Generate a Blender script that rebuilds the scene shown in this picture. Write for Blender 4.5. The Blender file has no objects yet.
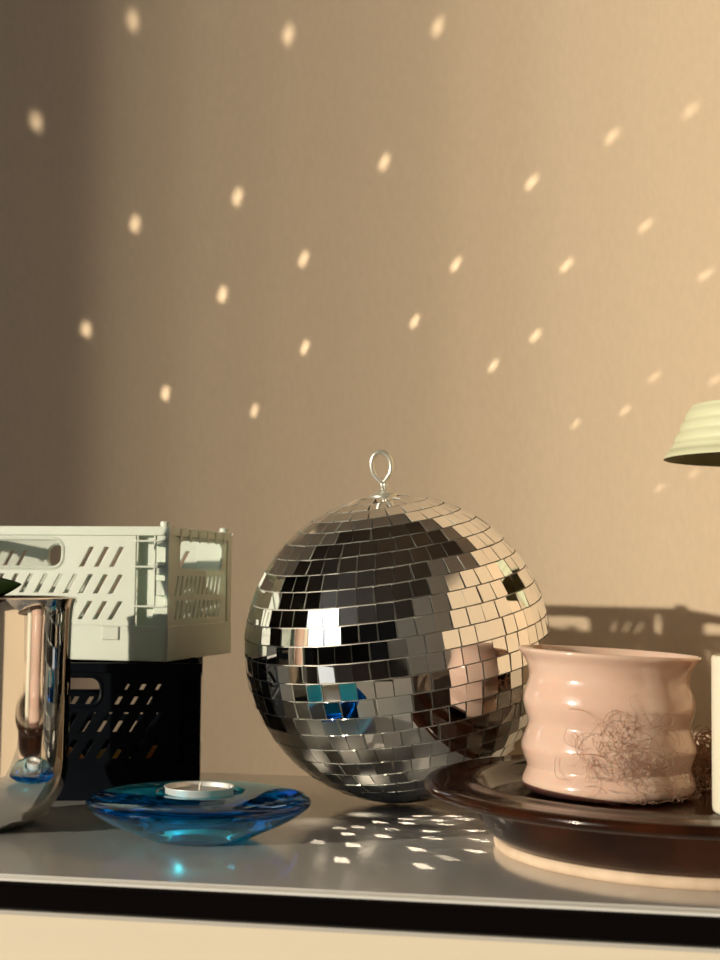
import bpy, bmesh, math, random
from mathutils import Vector, Matrix
random.seed(7)
C = bpy.context.scene.collection
S = bpy.context.scene
PI = math.pi
R = math.radians

# ------------------------------------------------------------------ materials
def mat(name, col=(.8, .8, .8), rough=.5, metal=0., spec=.5, coat=0., trans=0., ior=1.5, sss=0., ssr=(1, .4, .3)):
    m = bpy.data.materials.new(name); m.use_nodes = True
    b = m.node_tree.nodes['Principled BSDF']
    b.inputs['Base Color'].default_value = (*col, 1)
    b.inputs['Roughness'].default_value = rough
    b.inputs['Metallic'].default_value = metal
    b.inputs['Specular IOR Level'].default_value = spec
    b.inputs['Coat Weight'].default_value = coat
    b.inputs['Coat Roughness'].default_value = .05
    b.inputs['Transmission Weight'].default_value = trans
    b.inputs['IOR'].default_value = ior
    if sss:
        b.inputs['Subsurface Weight'].default_value = sss
        b.inputs['Subsurface Radius'].default_value = ssr
        b.inputs['Subsurface Scale'].default_value = .01
    return m

def vary(m, a, b, scale=20., detail=3., stretch=(1, 1, 1), bump=0., bscale=None, bdist=.001, lo=.35, hi=.65):
    """procedural colour variation between a and b plus an optional bump"""
    nt = m.node_tree; N = nt.nodes; L = nt.links; p = N['Principled BSDF']
    tc = N.new('ShaderNodeTexCoord'); mp = N.new('ShaderNodeMapping'); mp.inputs['Scale'].default_value = stretch
    L.new(tc.outputs['Object'], mp.inputs['Vector'])
    n = N.new('ShaderNodeTexNoise'); n.inputs['Scale'].default_value = scale; n.inputs['Detail'].default_value = detail
    L.new(mp.outputs[0], n.inputs['Vector'])
    r = N.new('ShaderNodeValToRGB')
    r.color_ramp.elements[0].position = lo; r.color_ramp.elements[0].color = (*a, 1)
    r.color_ramp.elements[1].position = hi; r.color_ramp.elements[1].color = (*b, 1)
    L.new(n.outputs['Fac'], r.inputs[0]); L.new(r.outputs[0], p.inputs['Base Color'])
    if bump:
        n2 = N.new('ShaderNodeTexNoise'); n2.inputs['Scale'].default_value = bscale or scale; n2.inputs['Detail'].default_value = 2
        L.new(mp.outputs[0], n2.inputs['Vector'])
        bm = N.new('ShaderNodeBump'); bm.inputs['Strength'].default_value = bump; bm.inputs['Distance'].default_value = bdist
        L.new(n2.outputs['Fac'], bm.inputs['Height']); L.new(bm.outputs[0], p.inputs['Normal'])
    return m

M = {}
M['wall'] = vary(mat('wallpaper', rough=.85, spec=.15), (.66, .535, .40), (.69, .56, .42), 260, 4, (1, 1, .35), bump=.2, bscale=420, bdist=.001)
M['ceiling'] = vary(mat('ceiling_paint', rough=.9), (.15, .125, .105), (.17, .14, .12), 8)
M['dark_wall'] = vary(mat('dark_wall_paint', rough=.9), (.035, .034, .036), (.05, .047, .046), 6)
M['floor'] = vary(mat('floor_wood', rough=.35), (.065, .045, .035), (.09, .06, .045), 9, 5, (1, 12, 1))
M['cream'] = vary(mat('cream_lacquer', rough=.4), (.76, .68, .55), (.78, .70, .57), 5)
M['top'] = vary(mat('grey_glass_top', rough=.16, spec=.6, coat=.4), (.73, .73, .72), (.77, .77, .76), 14, 4)
M['edge'] = mat('black_gloss_edge', (.004, .003, .003), .07, spec=.4)
M['edge_strip'] = mat('pale_edge_strip', (.52, .50, .47), .25)
M['mirror'] = mat('mirror_tile', (.93, .92, .90), .012, 1.)
M['tile_side'] = mat('tile_side_glass', (.72, .74, .70), .25, .6)
M['ball_core'] = vary(mat('ball_core', rough=.45, metal=.3), (.42, .40, .37), (.58, .56, .52), 60)
M['steel'] = mat('ring_steel', (.82, .82, .74), .38, .75)
M['chrome'] = vary(mat('vase_chrome', rough=.045, metal=1.), (.86, .85, .83), (.90, .89, .87), 30, 3)
M['mint'] = vary(mat('mint_plastic', rough=.42, sss=.25, ssr=(.6, .9, .7)), (.64, .72, .64), (.66, .74, .66), 40)
M['black'] = vary(mat('black_plastic', rough=.45, spec=.08), (.0035, .005, .008), (.005, .007, .011), 40)
M['pink'] = vary(mat('pink_glaze', rough=.12, coat=.6, sss=.35, ssr=(1, .45, .3)), (.66, .455, .37), (.72, .515, .425), 22, 4)
M['brown'] = vary(mat('brown_glaze', rough=.13, spec=.4), (.012, .005, .003), (.042, .012, .0045), 30, 5)
M['clay'] = vary(mat('bare_clay', rough=.8), (.58, .44, .32), (.68, .53, .40), 90)
M['wax'] = mat('white_wax', (.86, .86, .83), .45, sss=.3)
M['candle_wax'] = mat('cream_wax', (.78, .71, .58), .45, sss=.4)
M['alu'] = mat('tealight_aluminium', (.88, .89, .88), .4, .45)
M['wick'] = mat('wick_cotton', (.75, .72, .65), .9)
M['clear'] = mat('clear_glass', (.95, .96, .95), .02, trans=1., ior=1.45)
M['leaf'] = vary(mat('leaf_green', rough=.3), (.010, .020, .005), (.018, .034, .007), 50, 4)
M['stem'] = mat('stem_green', (.08, .16, .04), .5)
M['soil'] = vary(mat('potting_soil', rough=1.), (.03, .02, .014), (.06, .04, .03), 200)
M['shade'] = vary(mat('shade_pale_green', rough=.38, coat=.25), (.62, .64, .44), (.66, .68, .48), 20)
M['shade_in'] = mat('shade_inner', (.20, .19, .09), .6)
M['fibre_shadow'] = mat('brown_fibre_shadow', (.36, .22, .15), .6)
M['orange'] = vary(mat('orange_skin', rough=.45), (.85, .26, .03), (.92, .34, .05), 60)
M['yellow'] = vary(mat('yellow_skin', rough=.45), (.88, .52, .06), (.92, .60, .10), 60)
M['red'] = vary(mat('red_skin', rough=.45), (.38, .03, .03), (.48, .05, .04), 60)
M['frame'] = mat('window_frame_white', (.75, .73, .69), .4)

# blue glass: clear boundary with an absorbing body
def blue_glass():
    m = bpy.data.materials.new('blue_glass'); m.use_nodes = True
    nt = m.node_tree; nt.nodes.clear()
    o = nt.nodes.new('ShaderNodeOutputMaterial'); g = nt.nodes.new('ShaderNodeBsdfGlass')
    g.inputs['Color'].default_value = (.80, .97, 1, 1); g.inputs['Roughness'].default_value = .0; g.inputs['IOR'].default_value = 1.48
    v = nt.nodes.new('ShaderNodeVolumeAbsorption'); v.inputs['Color'].default_value = (.0, .855, .965, 1); v.inputs['Density'].default_value = 105
    nt.links.new(g.outputs[0], o.inputs['Surface']); nt.links.new(v.outputs[0], o.inputs['Volume'])
    return m
M['blue'] = blue_glass()

# sheer curtain: opacity ramp shaped to grade the sunlight on the wall
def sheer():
    m = bpy.data.materials.new('sun_grading_curtain'); m.use_nodes = True
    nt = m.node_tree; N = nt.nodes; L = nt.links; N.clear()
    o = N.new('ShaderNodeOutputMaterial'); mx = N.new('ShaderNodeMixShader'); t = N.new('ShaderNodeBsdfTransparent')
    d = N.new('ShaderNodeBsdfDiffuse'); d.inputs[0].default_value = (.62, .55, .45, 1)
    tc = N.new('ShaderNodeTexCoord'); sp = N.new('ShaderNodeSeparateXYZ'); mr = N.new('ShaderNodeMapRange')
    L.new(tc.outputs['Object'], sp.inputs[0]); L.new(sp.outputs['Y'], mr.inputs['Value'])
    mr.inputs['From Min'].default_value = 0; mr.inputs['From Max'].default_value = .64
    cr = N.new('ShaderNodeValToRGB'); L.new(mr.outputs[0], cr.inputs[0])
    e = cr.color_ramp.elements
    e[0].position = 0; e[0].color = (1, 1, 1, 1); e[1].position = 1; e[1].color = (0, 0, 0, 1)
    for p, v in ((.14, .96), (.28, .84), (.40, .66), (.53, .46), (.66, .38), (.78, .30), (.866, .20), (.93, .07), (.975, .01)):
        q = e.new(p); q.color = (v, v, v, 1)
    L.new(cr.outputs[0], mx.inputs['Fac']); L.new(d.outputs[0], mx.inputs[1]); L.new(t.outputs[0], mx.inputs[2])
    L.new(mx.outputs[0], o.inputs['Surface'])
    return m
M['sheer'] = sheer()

# ------------------------------------------------------------------ helpers
def obj(name, bm, m, parent=None, smooth=False, bevel=0., seg=2):
    bmesh.ops.recalc_face_normals(bm, faces=bm.faces)
    me = bpy.data.meshes.new(name); bm.to_mesh(me); bm.free()
    for x in (m if isinstance(m, (list, tuple)) else [m]): me.materials.append(x)
    if smooth:
        for p in me.polygons: p.use_smooth = True
    o = bpy.data.objects.new(name, me); C.objects.link(o)
    if parent: o.parent = parent
    if bevel:
        b = o.modifiers.new('bevel', 'BEVEL'); b.width = bevel; b.segments = seg; b.limit_method = 'ANGLE'; b.angle_limit = R(40)
    return o
def tag(o, label, cat=None, group=None, kind=None):
    o['label'] = label
    if cat: o['category'] = cat
    if group: o['group'] = group
    if kind: o['kind'] = kind
    return o
def thing(name, label, cat, loc=(0, 0, 0), rz=0, group=None):
    o = bpy.data.objects.new(name, None); C.objects.link(o); o.location = loc; o.rotation_euler = (0, 0, rz)
    o.empty_display_size = .02
    return tag(o, label, cat, group)
def box(bm, a, b, mi=0):
    x0, y0, z0 = a; x1, y1, z1 = b
    v = [bm.verts.new(p) for p in ((x0, y0, z0), (x1, y0, z0), (x1, y1, z0), (x0, y1, z0), (x0, y0, z1), (x1, y0, z1), (x1, y1, z1), (x0, y1, z1))]
    for f in ((0, 3, 2, 1), (4, 5, 6, 7), (0, 1, 5, 4), (1, 2, 6, 5), (2, 3, 7, 6), (3, 0, 4, 7)):
        bm.faces.new([v[i] for i in f]).material_index = mi
    return v
def lathe(bm, prof, n=96, wob=None):
    """closed or axis-touching profile of (r,z) turned round Z"""
    rings = []
    for r, z in prof:
        if r < 1e-6: rings.append([bm.verts.new((0, 0, z))])
        else:
            rings.append([bm.verts.new((r * math.cos(2 * PI * i / n), r * math.sin(2 * PI * i / n), z + (wob(r, z, 2 * PI * i / n) if wob else 0))) for i in range(n)])
    for a, b in zip(rings, rings[1:]):
        for i in range(n):
            j = (i + 1) % n
            if len(a) == 1 and len(b) == 1: continue
            if len(a) == 1: bm.faces.new((a[0], b[i], b[j]))
            elif len(b) == 1: bm.faces.new((a[i], b[0], a[j]))
            else: bm.faces.new((a[i], b[i], b[j], a[j]))
    return rings
def tube(bm, pts, r, n=8, closed=False):
    pts = [Vector(p) for p in pts]; k = len(pts); rings = []
    rr = r if isinstance(r, (list, tuple)) else [r] * k
    up = Vector((.013, .21, .97)).normalized()
    for i, p in enumerate(pts):
        t = (pts[(i + 1) % k] - pts[i - 1]) if closed else (pts[min(i + 1, k - 1)] - pts[max(i - 1, 0)])
        t.normalize()
        u = up - t * up.dot(t)
        if u.length < .05: u = t.orthogonal()
        u.normalize(); w = t.cross(u); up = u
        rings.append([bm.verts.new(p + (u * math.cos(2 * PI * j / n) + w * math.sin(2 * PI * j / n)) * rr[i]) for j in range(n)])
    for i in range(k if closed else k - 1):
        a, b = rings[i], rings[(i + 1) % k]
        for j in range(n): bm.faces.new((a[j], a[(j + 1) % n], b[(j + 1) % n], b[j]))
    if not closed:
        bm.faces.new(rings[0][::-1]); bm.faces.new(rings[-1])
def spline(pts, n=12):
    """catmull-rom through pts"""
    P = [Vector(p) for p in pts]; P = [P[0] * 2 - P[1]] + P + [P[-1] * 2 - P[-2]]
    out = []
    for i in range(1, len(P) - 2):
        for k in range(n):
            t = k / n
            out.append(.5 * ((2 * P[i]) + (-P[i - 1] + P[i + 1]) * t + (2 * P[i - 1] - 5 * P[i] + 4 * P[i + 1] - P[i + 2]) * t * t + (-P[i - 1] + 3 * P[i] - 3 * P[i + 1] + P[i + 2]) * t ** 3))
    out.append(P[-2]); return out
def smooth_prof(pts, n=6):
    return [(max(0, v.x), v.y) for v in spline([(a, b, 0) for a, b in pts], n)]
def plate_mesh(outer, holes, th, bev=.0004):
    """flat plate with holes (2D filled curve turned into a mesh), in XZ, thickness th centred on y=0"""
    cu = bpy.data.curves.new('tmp', 'CURVE'); cu.dimensions = '2D'; cu.fill_mode = 'BOTH'
    cu.extrude = th / 2 - bev; cu.bevel_depth = bev; cu.bevel_resolution = 1; cu.offset = -bev
    for loop in [outer] + holes:
        s = cu.splines.new('POLY'); s.points.add(len(loop) - 1); s.use_cyclic_u = True
        for p, q in zip(s.points, loop): p.co = (q[0], q[1], 0, 1)
    o = bpy.data.objects.new('tmp', cu); C.objects.link(o)
    dg = bpy.context.evaluated_depsgraph_get(); dg.update()
    me = bpy.data.meshes.new_from_object(o.evaluated_get(dg), depsgraph=dg)
    bpy.data.objects.remove(o); bpy.data.curves.remove(cu)
    me.transform(Matrix.Rotation(R(90), 4, 'X'))
    return me
def rrect(x0, z0, x1, z1, r, n=6):
    out = []
    for cx, cz, a in ((x1 - r, z1 - r, 0), (x0 + r, z1 - r, 90), (x0 + r, z0 + r, 180), (x1 - r, z0 + r, 270)):
        for k in range(n + 1):
            t = R(a + 90 * k / n); out.append((cx + r * math.cos(t), cz + r * math.sin(t)))
    return out
def struct(name, bm, m):
    o = obj(name, bm, m); o['kind'] = 'structure'; return o

# ------------------------------------------------------------------ camera (eye 14 cm above the sideboard top; top is z = 0)
YAW, PITCH, ROLL, FPX = R(10), math.atan(100.5 / 1440), .0115, 1440.
cam = bpy.data.cameras.new('camera'); co = bpy.data.objects.new('camera', cam); C.objects.link(co); S.camera = co
cam.sensor_fit = 'VERTICAL'; cam.sensor_height = 36; cam.lens = FPX / 960 * 36; cam.clip_start = .01
EYE = Vector((0, 0, .144))
Rm = Matrix.Rotation(YAW, 3, 'Z') @ Matrix.Rotation(R(90) + PITCH, 3, 'X') @ Matrix.Rotation(ROLL, 3, 'Z')
co.matrix_world = Matrix.Translation(EYE) @ Rm.to_4x4()
cam.dof.use_dof = True; cam.dof.focus_distance = .865; cam.dof.aperture_fstop = 10.5

SUN = Vector((.3534, .304, -.0580)).normalized()      # travel direction of the sunlight
WALL_Y = 1.33

# ------------------------------------------------------------------ room
X0, X1, Y0, Y1, Z0, Z1 = -2.6, .75, -5.0, WALL_Y, -.75, 1.75
b = bmesh.new(); box(b, (X0 - .1, Y0 - .1, Z0 - .1), (X1 + .1, Y1 + .1, Z0)); struct('floor', b, M['floor'])
b = bmesh.new(); box(b, (X0 - .1, Y0 - .1, Z1), (X1 + .1, Y1 + .1, Z1 + .1)); struct('ceiling', b, M['ceiling'])
b = bmesh.new(); box(b, (X0 - .1, Y1, Z0), (X1 + .1, Y1 + .1, Z1)); struct('wall_back', b, M['wall'])
b = bmesh.new(); box(b, (X1, Y0, Z0), (X1 + .1, Y1, Z1)); struct('wall_right', b, M['wall'])
b = bmesh.new(); box(b, (X0 - .1, Y0 - .1, Z0), (X1 + .1, Y0, Z1)); struct('wall_front', b, M['dark_wall'])
WY0, WY1, WZ0, WZ1 = -2.85, -.448, .20, 1.62
b = bmesh.new()
box(b, (X0 - .1, Y0, Z0), (X0, WY0, Z1)); box(b, (X0 - .1, WY1, Z0), (X0, Y1, Z1))
box(b, (X0 - .1, WY0, WZ1), (X0, WY1, Z1)); box(b, (X0 - .1, WY0, Z0), (X0, WY1, WZ0))
struct('wall_left', b, M['dark_wall'])
b = bmesh.new(); t = .03
box(b, (X0 - .08, WY0, WZ0), (X0 - .05, WY0 + t, WZ1)); box(b, (X0 - .08, WY1 - .002, WZ0), (X0 - .05, WY1, WZ1))
box(b, (X0 - .08, WY0, WZ1 - t), (X0 - .05, WY1, WZ1)); box(b, (X0 - .08, WY0, WZ0), (X0 - .05, WY1, WZ0 + t))
struct('window_1', b, M['frame'])
# added sheer curtain at the near jamb, unseen, filtering the sun on the wall
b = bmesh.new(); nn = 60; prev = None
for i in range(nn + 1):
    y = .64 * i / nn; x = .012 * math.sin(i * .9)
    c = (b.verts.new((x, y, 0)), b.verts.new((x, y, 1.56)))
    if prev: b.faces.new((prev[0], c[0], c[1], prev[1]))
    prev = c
cur = obj('sun_grading_curtain', b, M['sheer'], smooth=True); cur.location = (X0 + .05, -1.03, .12)
tag(cur, 'added unseen sheer curtain grading the sunlight beside the open balcony window', 'curtain')

# ------------------------------------------------------------------ sideboard
TY0, TY1, TX0, TX1 = .669, 1.05, -1.05, .70
sb = thing('sideboard', 'cream sideboard with grey glossy top and black edge', 'sideboard', ((TX0 + TX1) / 2, (TY0 + TY1) / 2, -.75))
def at(o, p): return Vector(p) - o.location
def pbox(name, a, bb, m, root, bev=0., seg=2):
    b = bmesh.new(); box(b, at(root, a), at(root, bb)); return obj(name, b, m, root, bevel=bev, seg=seg)
pbox('top', (TX0, TY0 + .0012, -.0035), (TX1, TY1, 0), M['top'], sb, .0004)
eb = pbox('edge_band', (TX0, TY0 + .0004, -.0172), (TX1, TY1 - .001, -.0035), M['edge'], sb, .003, 3)
b = bmesh.new()
tube(b, [at(sb, (TX0 + .001, TY0 + .0015, -.0012)), at(sb, (TX1 - .001, TY0 + .0015, -.0012))], .0008, 12)
obj('edge_strip', b, M['edge_strip'], sb, smooth=True)
pbox('shaded_edge_strip', (TX0 + .001, TY0 + .0008, -.0192), (TX1 - .001, TY0 + .006, -.0172), M['edge_strip'], sb)  # grey strip in place of the cream body's shaded top edge
pbox('carcass', (TX0 + .004, TY0 + .004, -.70), (TX1 - .004, TY1 - .004, -.0192), M['cream'], sb, .001)
for k in range(3):
    a = TX0 + .01 + k * .577
    d = pbox('door', (a, TY0 - .014, -.69), (a + .572, TY0 + .004, -.06), M['cream'], sb, .0015)
    b = bmesh.new(); box(b, at(sb, (a + .25, TY0 - .022, -.10)), at(sb, (a + .32, TY0 - .014, -.092))); obj('handle', b, M['steel'], d)
for x in (TX0 + .05, TX1 - .08):
    for y in (TY0 + .03, TY1 - .06):
        pbox('leg', (x, y, -.75), (x + .03, y + .03, -.70), M['edge'], sb)

# ------------------------------------------------------------------ mirror ball
BR = .1
BC = Vector((-.1397, .9404, BR + .0008))
right = Vector((math.cos(YAW), math.sin(YAW), 0)); fwd = Vector((-math.sin(YAW), math.cos(YAW), 0))
axis = (Vector((0, 0, 1)) - right * .10 - fwd * .13).normalized()
rot = Vector((0, 0, 1)).rotation_difference(axis)
ball = thing('mirror_ball', 'round silver mirror ball covered in small square tiles', 'mirror ball', BC)
ball.rotation_mode = 'QUATERNION'; ball.rotation_quaternion = rot
b = bmesh.new(); bmesh.ops.create_uvsphere(b, u_segments=96, v_segments=64, radius=BR - .0011)
obj('ball_core', b, M['ball_core'], ball, smooth=True)
b = bmesh.new(); rows = 28; pitch = PI / rows; rnd = random.Random(3)
for i in range(rows):
    th = (i + .5) * pitch; ring = BR * math.sin(th)
    n = max(3, round(2 * PI * ring / .01115))
    ph = rnd.random() * 6.28
    rowtilt = rnd.gauss(0, .008)
    for k in range(n):
        if i == 0: continue
        a = ph + 2 * PI * k / n + rnd.gauss(0, .003)
        nv = Vector((math.sin(th) * math.cos(a), math.sin(th) * math.sin(a), math.cos(th)))
        e1 = Vector((-math.sin(a), math.cos(a), 0)); e2 = nv.cross(e1)
        q = Matrix.Rotation(rnd.gauss(0, .017) + rowtilt, 3, e1) @ Matrix.Rotation(rnd.gauss(0, .017), 3, e2) @ Matrix.Rotation(rnd.gauss(0, .017), 3, nv)
        w = min(.0104, 2 * PI * ring / n - .0006) / 2; h = .0104 / 2
        wt = w; dr = (math.sin(th - pitch / 2) - math.sin(th + pitch / 2)) * .5 * .5 * w / max(.2, math.sin(th))
        c = nv * (BR - .00005 + rnd.uniform(-.0001, .0001)); vs = []
        u, v, nn_ = q @ e1, q @ e2, q @ nv
        for z in (0, -.0013):
            for sx, sy in ((-1, -1), (1, -1), (1, 1), (-1, 1)):
                vs.append(b.verts.new(c + u * sx * (w + sy * dr * 1.0) + v * sy * h + nn_ * z))
        b.faces.new(vs[0:4]).material_index = 0
        b.faces.new(vs[4:8][::-1]).material_index = 1
        for j in range(4): b.faces.new((vs[j], vs[(j + 1) % 4], vs[4 + (j + 1) % 4], vs[4 + j])).material_index = 1
bmesh.ops.rotate(b, cent=(0, 0, 0), matrix=Matrix.Rotation(-.055, 3, rot.inverted() @ fwd), verts=b.verts)
obj('mirror_tiles', b, [M['mirror'], M['tile_side']], ball)
b = bmesh.new(); lathe(b, [(0, BR - .001), (.0085, BR - .001), (.0095, BR + .0002), (.008, BR + .0014), (.0035, BR + .0024), (.0026, BR + .004), (0, BR + .004)], 32)
cap = obj('ring_cap', b, M['steel'], ball, smooth=True)
# closed teardrop ring, its plane facing the viewer
dirr = (rot.inverted() @ right); dirr.z = 0; dirr.normalize()
pts = []
for k in range(40):
    a = 2 * PI * k / 40
    x = .0073 * math.sin(a) * (1 - .22 * (1 + math.cos(a)) / 1.6 * 1.0)
    z = BR + .0185 - .0100 * math.cos(a)
    pts.append(dirr * x * (1.0 if z > BR + .014 else max(.35, .5 + (z - BR - .008) / .012)) + Vector((0, 0, z)))
b = bmesh.new(); tube(b, pts, .0017, 12, closed=True)
tube(b, [dirr * .0012 + Vector((0, 0, BR + .002)), dirr * .0012 + Vector((0, 0, BR + .011))], .0014, 10)
tube(b, [dirr * -.0006 + Vector((0, 0, BR + .002)), dirr * -.0006 + Vector((0, 0, BR + .011))], .0013, 10)
obj('hanging_ring', b, M['steel'], ball, smooth=True)

# ------------------------------------------------------------------ folding crates
PLT = .0018
def slits(x_list, z0, z1, w=.0031, slant=.0072):
    return [[(x, z0), (x + w, z0), (x + w + slant, z1), (x + slant, z1)] for x in x_list]
def make_crate(name, label, m, loc, rz, W=.224, D=.130, H=.0885, PO=.0240, SH=0.):
    t = thing(name, label, 'crate', loc, rz, None)
    hw, hd = W / 2, D / 2; pw = hw - PO
    # base tray
    b = bmesh.new()
    box(b, (-hw + .004, -hd + .004, .0008), (hw - .004, hd - .004, .003))
    for s in (-1, 1):
        box(b, (-hw + .0005, s * hd - (.0022 if s > 0 else 0), .0), (hw - .0005, s * hd + (.0022 if s < 0 else 0), .0232))
        box(b, (s * hw - (.0022 if s > 0 else 0), -hd, .0), (s * hw + (.0022 if s < 0 else 0), hd, .0232))
    box(b, (hw - .046, -hd - .0010, .0135), (hw - .034, -hd + .001, .0225)); box(b, (-hw + .034, -hd - .001, .0135), (-hw + .046, -hd + .001, .0225))
    obj('base_tray', b, m, t, bevel=.0007)
    # long panels with handle opening and slanted slits
    step = .0107
    cols2 = [-.0809 + SH + step * k for k in range(15)]
    cols1 = [.0478 + SH + step * k for k in range(3)] + [-.0842 + step * k for k in range(3)]
    op = rrect(-.0360, .0605, .0360 + SH + (.004 if SH else 0), .0802, .0075)
    outer = [(-pw, .020), (pw, .020), (pw, .0845), (-pw, .0845)]
    me = plate_mesh(outer, [op] + slits([c for c in cols1 if -pw + .002 < c < pw - .0115], .0617, .0748) + slits([c for c in cols2 if -pw + .002 < c < pw - .0115], .0440, .0565) + slits([c for c in cols2 if -pw + .002 < c < pw - .0115], .0268, .0388), PLT)
    me.materials.append(m)
    lip = bmesh.new(); tube(lip, [(x, 0, z) for x, z in op], .0016, 6, closed=True); box(lip, (-pw, -.0016, .0195), (pw, .0016, .0245))
    for s in (-1, 1):
        o = bpy.data.objects.new('side_panel', me); C.objects.link(o); o.parent = t; o.location = (0, s * (hd - .0022), 0)
        l = obj('handle_lip', lip.copy(), m, o, smooth=False)
    lip.free()
    # short panels
    ph_ = hd - .008
    ec = [-ph_ + .007 + .0086 * k for k in range(int((2 * ph_ - .020) / .0086) + 1)]
    outer = [(-ph_, .020), (ph_, .020), (ph_, .0845), (-ph_, .0845)]
    mh = plate_mesh(outer, [rrect(-ph_ + .016, .0610, ph_ - .012, .0800, .005)] + slits(ec, .0275, .0395, .0029, .0050) + slits(ec, .0430, .0560, .0029, .0050), PLT)
    mh.transform(Matrix.Rotation(R(90), 4, 'Z')); mh.materials.append(m)
    for s in (-1, 1):
        o = bpy.data.objects.new('end_panel', mh); C.objects.link(o); o.parent = t; o.location = (s * (hw - .0022), 0, 0)
    # corner posts: open ladder hinge on the long side
    for sx in (-1, 1):
        for sy in (-1, 1):
            b = bmesh.new()
            def bx_(x0, x1, y0, y1, z0, z1):
                box(b, (min(sx * x0, sx * x1), min(sy * y0, sy * y1), z0), (max(sx * x0, sx * x1), max(sy * y0, sy * y1), z1))
            bx_(pw - .001, hw - .0025, hd - .0095, hd - .0075, .020, .0845)        # recessed back
            bx_(hw - .0118, hw - .0015, hd - .0035, hd - .0006, .0625, .0650)
            for za, zb in ((.0232, .0360), (.0430, .0530), (.0570, .0622), (.0755, .0845)):
                bx_(hw - min(.0112, PO - .001), hw - .0030, hd - .0080, hd - .0012, za, zb)          # hinge blocks
            for zz in (.0352, .0612, .0782):
                bx_(pw - .001, hw - .0008, hd - .0022, hd - .0002, zz, zz + .0014)    # thin rungs
            bx_(hw - .0030, hw - .0004, hd - .010, hd - .0002, .020, .0860)          # outer upright
            bx_(hw - .0112, hw - .0096, hd - .0020, hd - .0004, .0355, .0845)
            obj('corner_post', b, m, t, bevel=.0004, seg=1)
            b = bmesh.new(); lathe(b, [(0, .084), (.0034, .084), (.0034, .0912), (.0028, .0920), (0, .0922)], 20)
            o = obj('stacking_peg', b, m, t, smooth=False); o.location = (sx * (hw - .0052), sy * (hd - .0052), 0)
    # rim
    b = bmesh.new()
    for s in (-1, 1):
        box(b, (-hw, min(s * hd, s * (hd - .0042)), .0825), (hw, max(s * hd, s * (hd - .0042)), H))
        box(b, (min(s * hw, s * (hw - .0042)), -hd + .0042, .0825), (max(s * hw, s * (hw - .0042)), hd - .0042, H))
        for k in range(6):
            y = -hd + .02 + k * .0176; box(b, (min(s * (hw + .0004), s * hw), y, .079), (max(s * (hw + .0004), s * hw), y + .004, H - .001))
    obj('rim', b, m, t, bevel=.0008)
    return t
def cam_to_world(px, py_unused, Z, z=0.):
    X = (px - 360) / FPX * Z
    p = right * X + fwd * Z; return Vector((p.x, p.y, z))
# black crate below, mint crate on top
def crate_loc(px, Z, ang, W=.224, D=.130):
    """front right corner at image column px, depth Z; ang = turn of the crate about z"""
    c = cam_to_world(px, 0, Z)
    return c + Matrix.Rotation(ang, 3, 'Z') @ Vector((-W / 2, D / 2, 0))
aB = YAW + R(6); aW = R(-3.5)
lB = crate_loc(205, .950, aB); lW = crate_loc(170.5, .945, aW)
make_crate('folding_crate', 'black plastic folding crate with slanted slits, under the mint crate', M['black'], (lB.x, lB.y, .0), aB, PO=.0135, SH=.0075)
make_crate('folding_crate', 'pale mint plastic folding crate stacked on top of the black crate', M['mint'], (lW.x, lW.y, .0895), aW)
# round things lying in the black crate
def fruit(loc, r, m, label, sq=.9):
    b = bmesh.new(); prof = [(r * math.sin(PI * k / 20) * (1 - .06 * math.cos(PI * k / 10)), r * sq * (1 - math.cos(PI * k / 20)) - .0015 * math.exp(-((k - 20) / 1.5) ** 2) * 1) for k in range(21)]
    prof[0] = (0, prof[0][1]); prof[-1] = (0, prof[-1][1]); lathe(b, prof, 32)
    o = obj('bauble', b, m, smooth=True); o.location = loc; tag(o, label, 'bauble', 'baubles inside the black crate')
for dx, dy, r, m, l in ((.0840, -.036, .0165, 'orange', 'rightmost orange bauble seen through the slits of the black crate'), (.0205, -.040, .0165, 'orange', 'orange bauble left of the yellow one inside the black crate'), (.0525, -.038, .0155, 'yellow', 'small yellow bauble between two orange ones inside the black crate'), (-.0130, -.038, .0165, 'red', 'dark red bauble at the left inside the black crate')):
    p = lB + Matrix.Rotation(aB, 3, 'Z') @ Vector((dx, dy, 0)); fruit((p.x, p.y, .003), r, M[m], l)

# ------------------------------------------------------------------ blue glass tealight holder
dl = cam_to_world(205, 0, .812)
dish = thing('tealight_holder', 'round blue glass tealight holder, thick lens shaped disc', 'candle holder', (dl.x, dl.y, 0))
prof = [(0, .0016), (.015, .0012), (.022, .0002), (.026, .0002)] + smooth_prof([(.029, .0012), (.040, .0062), (.052, .0118), (.0598, .0168), (.0622, .0198), (.0606, .0228), (.0560, .0244), (.046, .0256), (.034, .0262), (.0262, .0262)], 5) + smooth_prof([(.0235, .0256), (.0222, .0222), (.0218, .0180), (.0214, .0130), (.0195, .0120)], 4) + [(.010, .0119), (0, .0119)]
b = bmesh.new(); lathe(b, prof, 128); g = obj('glass_body', b, M['blue'], dish, smooth=True)
tl = thing('tealight', 'white tealight in an aluminium cup, inside the blue glass holder', 'candle', (dl.x, dl.y, .0130))
b = bmesh.new(); lathe(b, [(0, 0), (.0180, 0), (.0186, .0006), (.0190, .0150), (.0196, .0156), (.0196, .0160), (.0187, .0158), (.0183, .0152), (.0178, .001), (0, .0008)], 64); obj('aluminium_cup', b, M['alu'], tl, smooth=True)
b = bmesh.new(); lathe(b, [(0, .0010), (.0176, .0010), (.0179, .0128), (.0172, .0133), (.010, .0130), (.002, .0134), (0, .0134)], 64); obj('wax', b, M['wax'], tl, smooth=True)
b = bmesh.new(); tube(b, [(0, 0, .012), (.0002, 0, .0160), (.0012, 0, .0178)], .0006, 8); obj('wick', b, M['wick'], tl)

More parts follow.
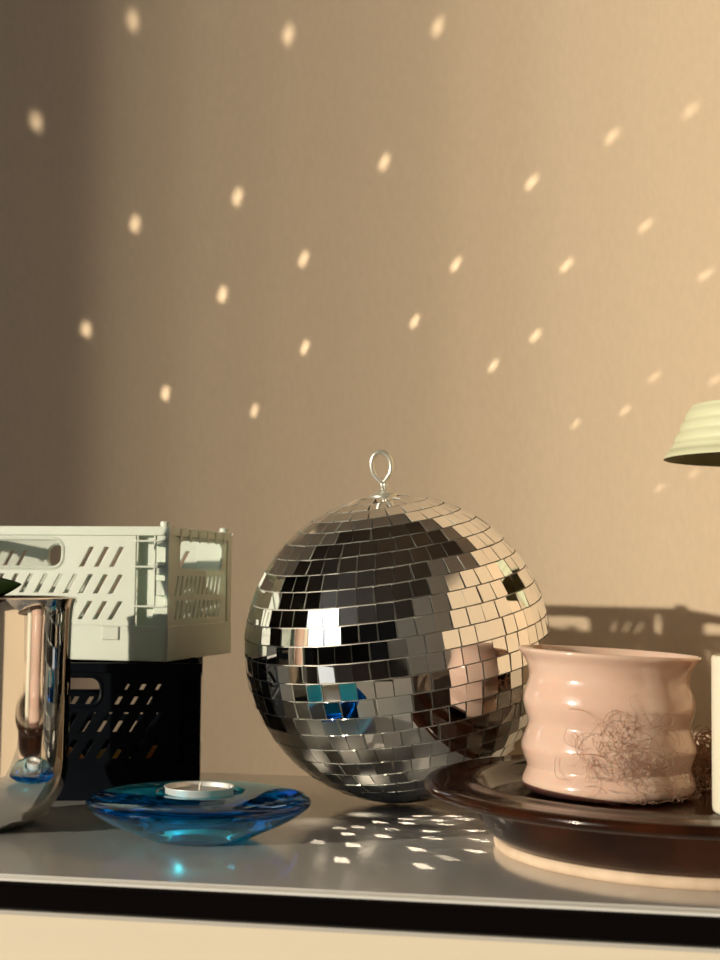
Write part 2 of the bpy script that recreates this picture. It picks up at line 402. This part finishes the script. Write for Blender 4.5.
# ------------------------------------------------------------------ chrome vase with plant
vl = cam_to_world(-23, 0, .842)
vase = thing('vase', 'polished chrome round bottomed vase at the left edge', 'vase', (vl.x, vl.y, 0))
vr = .0563
arc = [(vr - .036 + .036 * math.sin(a), .036 - .036 * math.cos(a) + .0003 - .0007) for a in [R(12 + 78 * k / 14) for k in range(15)]]
prof = [(0, .0001), (.012, .0001)] + arc + [(vr, .05), (vr + .0002, .09), (vr + .0006, .122), (vr + .0014, .128), (vr + .0028, .1313), (vr + .0030, .1320), (vr + .0022, .1325), (vr + .0008, .1318), (vr - .0004, .128), (vr - .0012, .10), (vr - .0012, .03), (vr - .010, .008), (0, .006)]
b = bmesh.new(); lathe(b, prof, 128); obj('vase_body', b, M['chrome'], vase, smooth=True)
plant = thing('plant', 'small leafy green plant growing in the chrome vase', 'plant', (vl.x, vl.y, .09))
b = bmesh.new(); lathe(b, [(0, 0), (.052, 0), (.0528, .012), (.02, .016), (0, .017)], 40); obj('soil', b, M['soil'], plant, smooth=True)
def leaf(p0, d, L, w, droop, parent, twist=0.):
    d = Vector(d).normalized(); side = d.cross(Vector((0, 0, 1))).normalized(); up = side.cross(d)
    side = (side * math.cos(twist) + up * math.sin(twist)); up = side.cross(d)
    b = bmesh.new(); n = 14; rowsv = []
    for i in range(n + 1):
        t = i / n; c = Vector(p0) + d * L * t - Vector((0, 0, 1)) * droop * t * t
        ww = w * math.sin(PI * min(1, t ** .75)) ** .85 * (1 - .25 * t) + .0004
        rowsv.append([b.verts.new(c + side * ww * s + up * (.25 * ww * abs(s) * abs(s)) ) for s in (-1, -.6, -.2, 0, .2, .6, 1)])
    for a, c in zip(rowsv, rowsv[1:]):
        for j in range(6): b.faces.new((a[j], a[j + 1], c[j + 1], c[j]))
    o = obj('leaf', b, M['leaf'], parent, smooth=True)
    s = o.modifiers.new('solid', 'SOLIDIFY'); s.thickness = .0007
    return o
stems = [((-.002, -.004, .012), (-.0065, -.010, .0425)), ((-.006, .004, .012), (-.020, .006, .075)), ((-.008, -.004, .012), (-.030, -.012, .062)), ((0, .004, .012), (-.012, .012, .10))]
_u = Vector((0, 0, 1)); _shade_leaf = -right * .054 + _u * .052
stems.append(((-.01, 0, .012), tuple(_shade_leaf)))
b = bmesh.new()
for a, c in stems:
    a = Vector(a); c = Vector(c); tube(b, [a, (a + c) / 2 + Vector((-.002, 0, .004)), c], .0013, 8)
obj('stem', b, M['stem'], plant, smooth=True)
leaf((-.0065, -.010, .0425), (right * .95 - fwd * .2 + Vector((0, 0, .22))), .041, .0095, .002, plant, 1.0)
leaf(_shade_leaf, (-right * .25 + _u), .070, .019, .0, plant, .0)  # unseen tall leaf, added to cast shade on the mint crate's corner
leaf(stems[1][1], (-right * .8 + Vector((0, 0, .6))), .07, .016, .02, plant, .3)
leaf(stems[2][1], (-right * .9 - fwd * .4 + Vector((0, 0, .3))), .07, .017, .03, plant, -.3)
leaf(stems[3][1], (-right * .5 + fwd * .3 + Vector((0, 0, .8))), .06, .015, .01, plant, .5)

# ------------------------------------------------------------------ brown plate
pl = cam_to_world(690.5, 0, .793)
plate = thing('serving_dish', 'large dark brown glazed dish with wide flat rim and bare clay foot', 'dish', (pl.x, pl.y, 0))
prof = [(0, .0060), (.098, .0060), (.106, .0045)] + smooth_prof([(.110, .0050), (.1175, .0120), (.1245, .0215), (.1285, .0285), (.1320, .0300), (.1400, .0296), (.1485, .0300), (.1525, .0328), (.1516, .0356), (.1480, .0368), (.1400, .0362), (.1320, .0362), (.1275, .0372), (.1245, .0374), (.1215, .0355), (.1180, .0310), (.1120, .0272), (.1000, .0264)], 5) + [(.05, .0262), (0, .0262)]
prof = [(a * .952, c) for a, c in prof]; b = bmesh.new(); lathe(b, prof, 160); obj('dish_body', b, M['brown'], plate, smooth=True)
b = bmesh.new(); lathe(b, [(.0990, .0062), (.0990, .0006), (.1000, 0), (.1040, 0), (.1062, .0008), (.1068, .0034), (.1062, .0062), (.1030, .0068), (.0990, .0062)], 160)
tag(obj('foot_ring', b, M['clay'], plate, smooth=True), 'bare pale clay foot ring')

# ------------------------------------------------------------------ pink cup
ml = cam_to_world(608.5, 0, .818)
cup = thing('cup', 'pink glazed ceramic cup with wavy ribbed sides', 'cup', (ml.x, ml.y, .0267)); cup.scale = (.930, .930, .890)
cup.rotation_mode = 'QUATERNION'; cup.rotation_quaternion = Matrix.Rotation(.007, 3, fwd).to_quaternion()
po = smooth_prof([(.0485, .0016), (.0512, .0042), (.0516, .0085), (.0492, .0150), (.0490, .0175), (.0512, .0240), (.0524, .0290), (.0512, .0345), (.0488, .0410), (.0486, .0445), (.0505, .0510), (.0515, .0560), (.0508, .0620), (.0484, .0690), (.0483, .0745), (.0505, .0810), (.0540, .0858), (.0549, .0874)], 5)
pi_ = smooth_prof([(.0546, .0886), (.0532, .0888), (.0516, .0865), (.0475, .0800), (.0452, .0720), (.0465, .0600), (.0470, .0540), (.0450, .0430), (.0470, .0290), (.0455, .0150), (.0440, .0070), (.038, .0045)], 4)
b = bmesh.new(); lathe(b, [(0, .0006), (.040, .0004), (.0455, .0004)] + po + pi_ + [(0, .0042)], 128, wob=lambda r, z, a: (z / .088) ** 2 * -.0022 * math.cos(a - YAW)); obj('cup_body', b, M['pink'], cup, smooth=True)

# ------------------------------------------------------------------ cream cylinder at the right edge, on the brown dish
jl = cam_to_world(765, 0, .75)
cd = thing('candle_cup', 'straight cream glazed candle cup cut by the right edge, on the brown dish', 'candle cup', (jl.x, jl.y, .0267))
b = bmesh.new(); lathe(b, [(0, 0), (.0255, 0), (.0268, .001), (.0272, .003), (.0272, .079), (.0266, .0805), (.0256, .0808), (.0246, .080), (.0242, .078), (.0242, .006), (0, .006)], 80); obj('cup_body', b, M['candle_wax'], cd, smooth=True)
b = bmesh.new(); lathe(b, [(0, .0062), (.0240, .0062), (.0240, .060), (.018, .0595), (0, .059)], 64); w_ = obj('wax', b, M['wax'], cd, smooth=True)
b = bmesh.new(); tube(b, [(0, 0, .055), (.0005, 0, .066), (.002, 0, .070)], .0008, 8); obj('wick', b, M['wick'], cd)

# ------------------------------------------------------------------ dried fibre nest, plus strands drawn for shadow lines on the cup
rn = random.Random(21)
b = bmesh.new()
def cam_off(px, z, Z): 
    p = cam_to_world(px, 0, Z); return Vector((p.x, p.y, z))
for k in range(190):       # fine strands modelled in place of shadow and reflection lines on the cup
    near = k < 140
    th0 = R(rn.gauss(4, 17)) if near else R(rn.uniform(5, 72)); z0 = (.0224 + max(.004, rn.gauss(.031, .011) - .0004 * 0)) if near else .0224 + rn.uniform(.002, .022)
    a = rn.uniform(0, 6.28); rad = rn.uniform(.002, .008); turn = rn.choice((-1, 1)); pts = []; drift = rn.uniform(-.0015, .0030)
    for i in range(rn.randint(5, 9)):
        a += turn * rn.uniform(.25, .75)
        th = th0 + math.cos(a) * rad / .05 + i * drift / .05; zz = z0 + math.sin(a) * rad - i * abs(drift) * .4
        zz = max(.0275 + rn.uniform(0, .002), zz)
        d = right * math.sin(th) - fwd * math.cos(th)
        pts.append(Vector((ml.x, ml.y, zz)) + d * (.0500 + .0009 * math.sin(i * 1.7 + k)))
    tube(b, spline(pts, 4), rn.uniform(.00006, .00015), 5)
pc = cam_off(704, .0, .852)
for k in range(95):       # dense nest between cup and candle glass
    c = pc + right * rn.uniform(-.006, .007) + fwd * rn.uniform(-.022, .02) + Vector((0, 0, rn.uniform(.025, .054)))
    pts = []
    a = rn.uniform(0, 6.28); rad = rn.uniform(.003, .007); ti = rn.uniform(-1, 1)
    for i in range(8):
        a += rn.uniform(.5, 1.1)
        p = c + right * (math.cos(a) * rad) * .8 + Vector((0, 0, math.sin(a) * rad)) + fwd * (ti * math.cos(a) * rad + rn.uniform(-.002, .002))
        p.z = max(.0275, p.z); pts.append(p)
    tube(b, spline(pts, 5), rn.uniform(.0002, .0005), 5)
fb = obj('fibre_nest_and_shadow_lines', b, M['fibre_shadow'], smooth=True)
tag(fb, 'nest of thin brown dried fibres, with strands in place of shadow lines on the pink cup', 'dried plant', kind='stuff')

# ------------------------------------------------------------------ table lamp
ll = cam_to_world(763, 0, 1.0)
lamp = thing('table_lamp', 'table lamp with pale green ribbed metal shade at the right edge', 'lamp', (ll.x, ll.y, 0))
zr = .2315
outer = [(.0672, zr)]
pr = [(.0672, zr), (.0655, zr + .005)]
for k in range(4):
    z = zr + .0045 + k * .0078; r0 = .0652 - (z - zr) * .46
    pr += [(r0, z), (r0 - .0004, z + .0034), (r0 - .0018, z + .0052), (r0 - .0036, z + .0072)]
pr += [(.0480, zr + .0360), (.0480, zr + .0372), (.0470, zr + .0378), (.0440, zr + .0384), (.030, zr + .0396), (.008, zr + .040), (.0, zr + .040)]
b = bmesh.new(); lathe(b, pr, 128)
sh = obj('lamp_shade', b, M['shade'], lamp, smooth=True)
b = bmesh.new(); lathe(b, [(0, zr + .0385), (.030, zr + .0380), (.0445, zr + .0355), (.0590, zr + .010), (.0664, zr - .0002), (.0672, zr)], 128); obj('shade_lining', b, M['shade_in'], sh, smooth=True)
b = bmesh.new(); lathe(b, [(0, .0004), (.044, .0004), (.046, .003), (.044, .010), (.012, .013), (.0055, .018), (.005, .16), (.005, .266), (0, .266)], 64); obj('lamp_base', b, M['shade'], lamp, smooth=True)
b = bmesh.new(); bmesh.ops.create_uvsphere(b, u_segments=24, v_segments=16, radius=.014); o = obj('bulb', b, M['wax'], lamp, smooth=True); o.location = (0.0, -.0, .250)

# ------------------------------------------------------------------ light
w = bpy.data.worlds.new('world'); S.world = w; w.use_nodes = True
bg = w.node_tree.nodes['Background']; bg.inputs[0].default_value = (.90, .97, 1.0, 1); bg.inputs[1].default_value = 2.6
sl = bpy.data.lights.new('sun', 'SUN'); so = bpy.data.objects.new('sun', sl); C.objects.link(so)
sl.energy = 4.3; sl.color = (1.0, .87, .66); sl.angle = R(.6)
so.rotation_mode = 'QUATERNION'; so.rotation_quaternion = SUN.to_track_quat('-Z', 'Y'); so.location = (-4, -4, 2)
pa = bpy.data.lights.new('window_portal', 'AREA'); po_ = bpy.data.objects.new('window_portal', pa); C.objects.link(po_)
pa.shape = 'RECTANGLE'; pa.size = WY1 - WY0; pa.size_y = WZ1 - WZ0; pa.cycles.is_portal = True
po_.location = (X0 - .11, (WY0 + WY1) / 2, (WZ0 + WZ1) / 2)
po_.rotation_mode = 'QUATERNION'; po_.rotation_quaternion = Vector((1, 0, 0)).to_track_quat('-Z', 'Z')

# small added lamps stand in for facet reflections of the sun: each beam leaves the ball at the facet
# whose normal halves the angle between the sun and the lit spot
def beam(T, power, size=.0118, soft=1.2, lift=.0006):
    s = -SUN; P = BC
    for _ in range(4):
        r = (T - P).normalized(); n = (s + r).normalized(); P = BC + n * (BR + lift)
    r = (T - P).normalized()
    # foreshortening of a square facet seen from the spot
    e1 = axis.cross(n).normalized(); e2 = n.cross(e1)
    wx = size * math.sqrt(max(.05, 1 - e1.dot(r) ** 2)); wy = size * math.sqrt(max(.05, 1 - e2.dot(r) ** 2))
    l = bpy.data.lights.new('added_ball_lamp', 'AREA'); l.shape = 'RECTANGLE'; l.size = wx; l.size_y = wy
    l.spread = R(soft); l.energy = power; l.color = (1.0, .84, .62)
    o = bpy.data.objects.new('added_ball_lamp', l); C.objects.link(o)
    z = -r; y = (e2 - r * e2.dot(r)).normalized(); x = y.cross(z)
    o.matrix_world = Matrix.Translation(P) @ Matrix((x, y, z)).transposed().to_4x4()
    o.location = P
def ray(px, py):
    return (Rm @ Vector(((px - 360) / FPX, (480 - py) / FPX, -1))).normalized()
wall_dots = [(135, 22, 1), (290, 36, 1), (38.5, 123, 1), (239, 198, 1), (137, 225, 1), (305, 260, .9), (224, 295, .95), (88, 330, .95), (306, 348, .8), (167, 394, .9), (255.5, 411, .7),
             (439, 28, .9), (385.5, 163, .9), (532.5, 183, .8), (613, 137, .7), (691.5, 111, .6), (457, 265, .8), (567, 266, .7), (646, 226, .6), (706, 275, .5), (415.5, 322, .75), (536, 336, .65),
             (494, 366, .65), (576, 424, .4), (655, 377, .4), (625, 411, .4), (716, 380, .4), (694, 474, .3), (660, 488, .3)]
table_dots = [(358, 827, .5), (348, 834, .8), (353, 845, 1), (342, 860, 1), (340, 828, .4), (380, 822, .8), (391, 829, 1), (383, 836, 1), (408, 823, 1), (407, 819, .8), (422, 816, .8), (453, 816, .8),
              (440, 820.5, .9), (447, 824.5, 1), (429, 831, 1), (432, 838, 1), (417, 849, 1), (423, 866, 1), (475, 830.5, 1), (479, 840, 1), (475.6, 851, 1), (466, 819, .8), (318, 842, .5), (448, 858, .5)]
GP = .0008
# added wide-spread fill lamps on the ball brighten the top in front of it
for dx, dz in ((-.07, -.03), (-.05, -.08), (-.02, -.05), (-.01, -.11), (.03, -.07), (.05, -.12), (-.10, -.07), (.00, -.16)):
    q = BC + right * dx + fwd * dz; beam(Vector((q.x, q.y, 0)), .0012, .0118, 60., .002)
for px, py, k in wall_dots:
    d = ray(px, py); t = WALL_Y / d.y; beam(EYE + d * t, GP * k ** 2, .0122 * (.55 + .45 * k))
for px, py, k in table_dots:
    d = ray(px, py); t = -EYE.z / d.z; beam(EYE + d * t, GP * .9 * k, .0085, .6, .002)

sl.cycles.is_caustics_light = True
g.cycles.is_caustics_caster = True
for o in sb.children: o.cycles.is_caustics_receiver = True
for o in tl.children: o.cycles.is_caustics_receiver = True
# ------------------------------------------------------------------ render look
S.view_settings.view_transform = 'Standard'; S.view_settings.look = 'None'; S.view_settings.gamma = 1
S.view_settings.exposure = 0
cy = S.cycles
cy.max_bounces = 14; cy.transmission_bounces = 12; cy.transparent_max_bounces = 12; cy.glossy_bounces = 6; cy.diffuse_bounces = 5
cy.caustics_reflective = False; cy.caustics_refractive = True; cy.blur_glossy = .3
cy.sample_clamp_indirect = 4
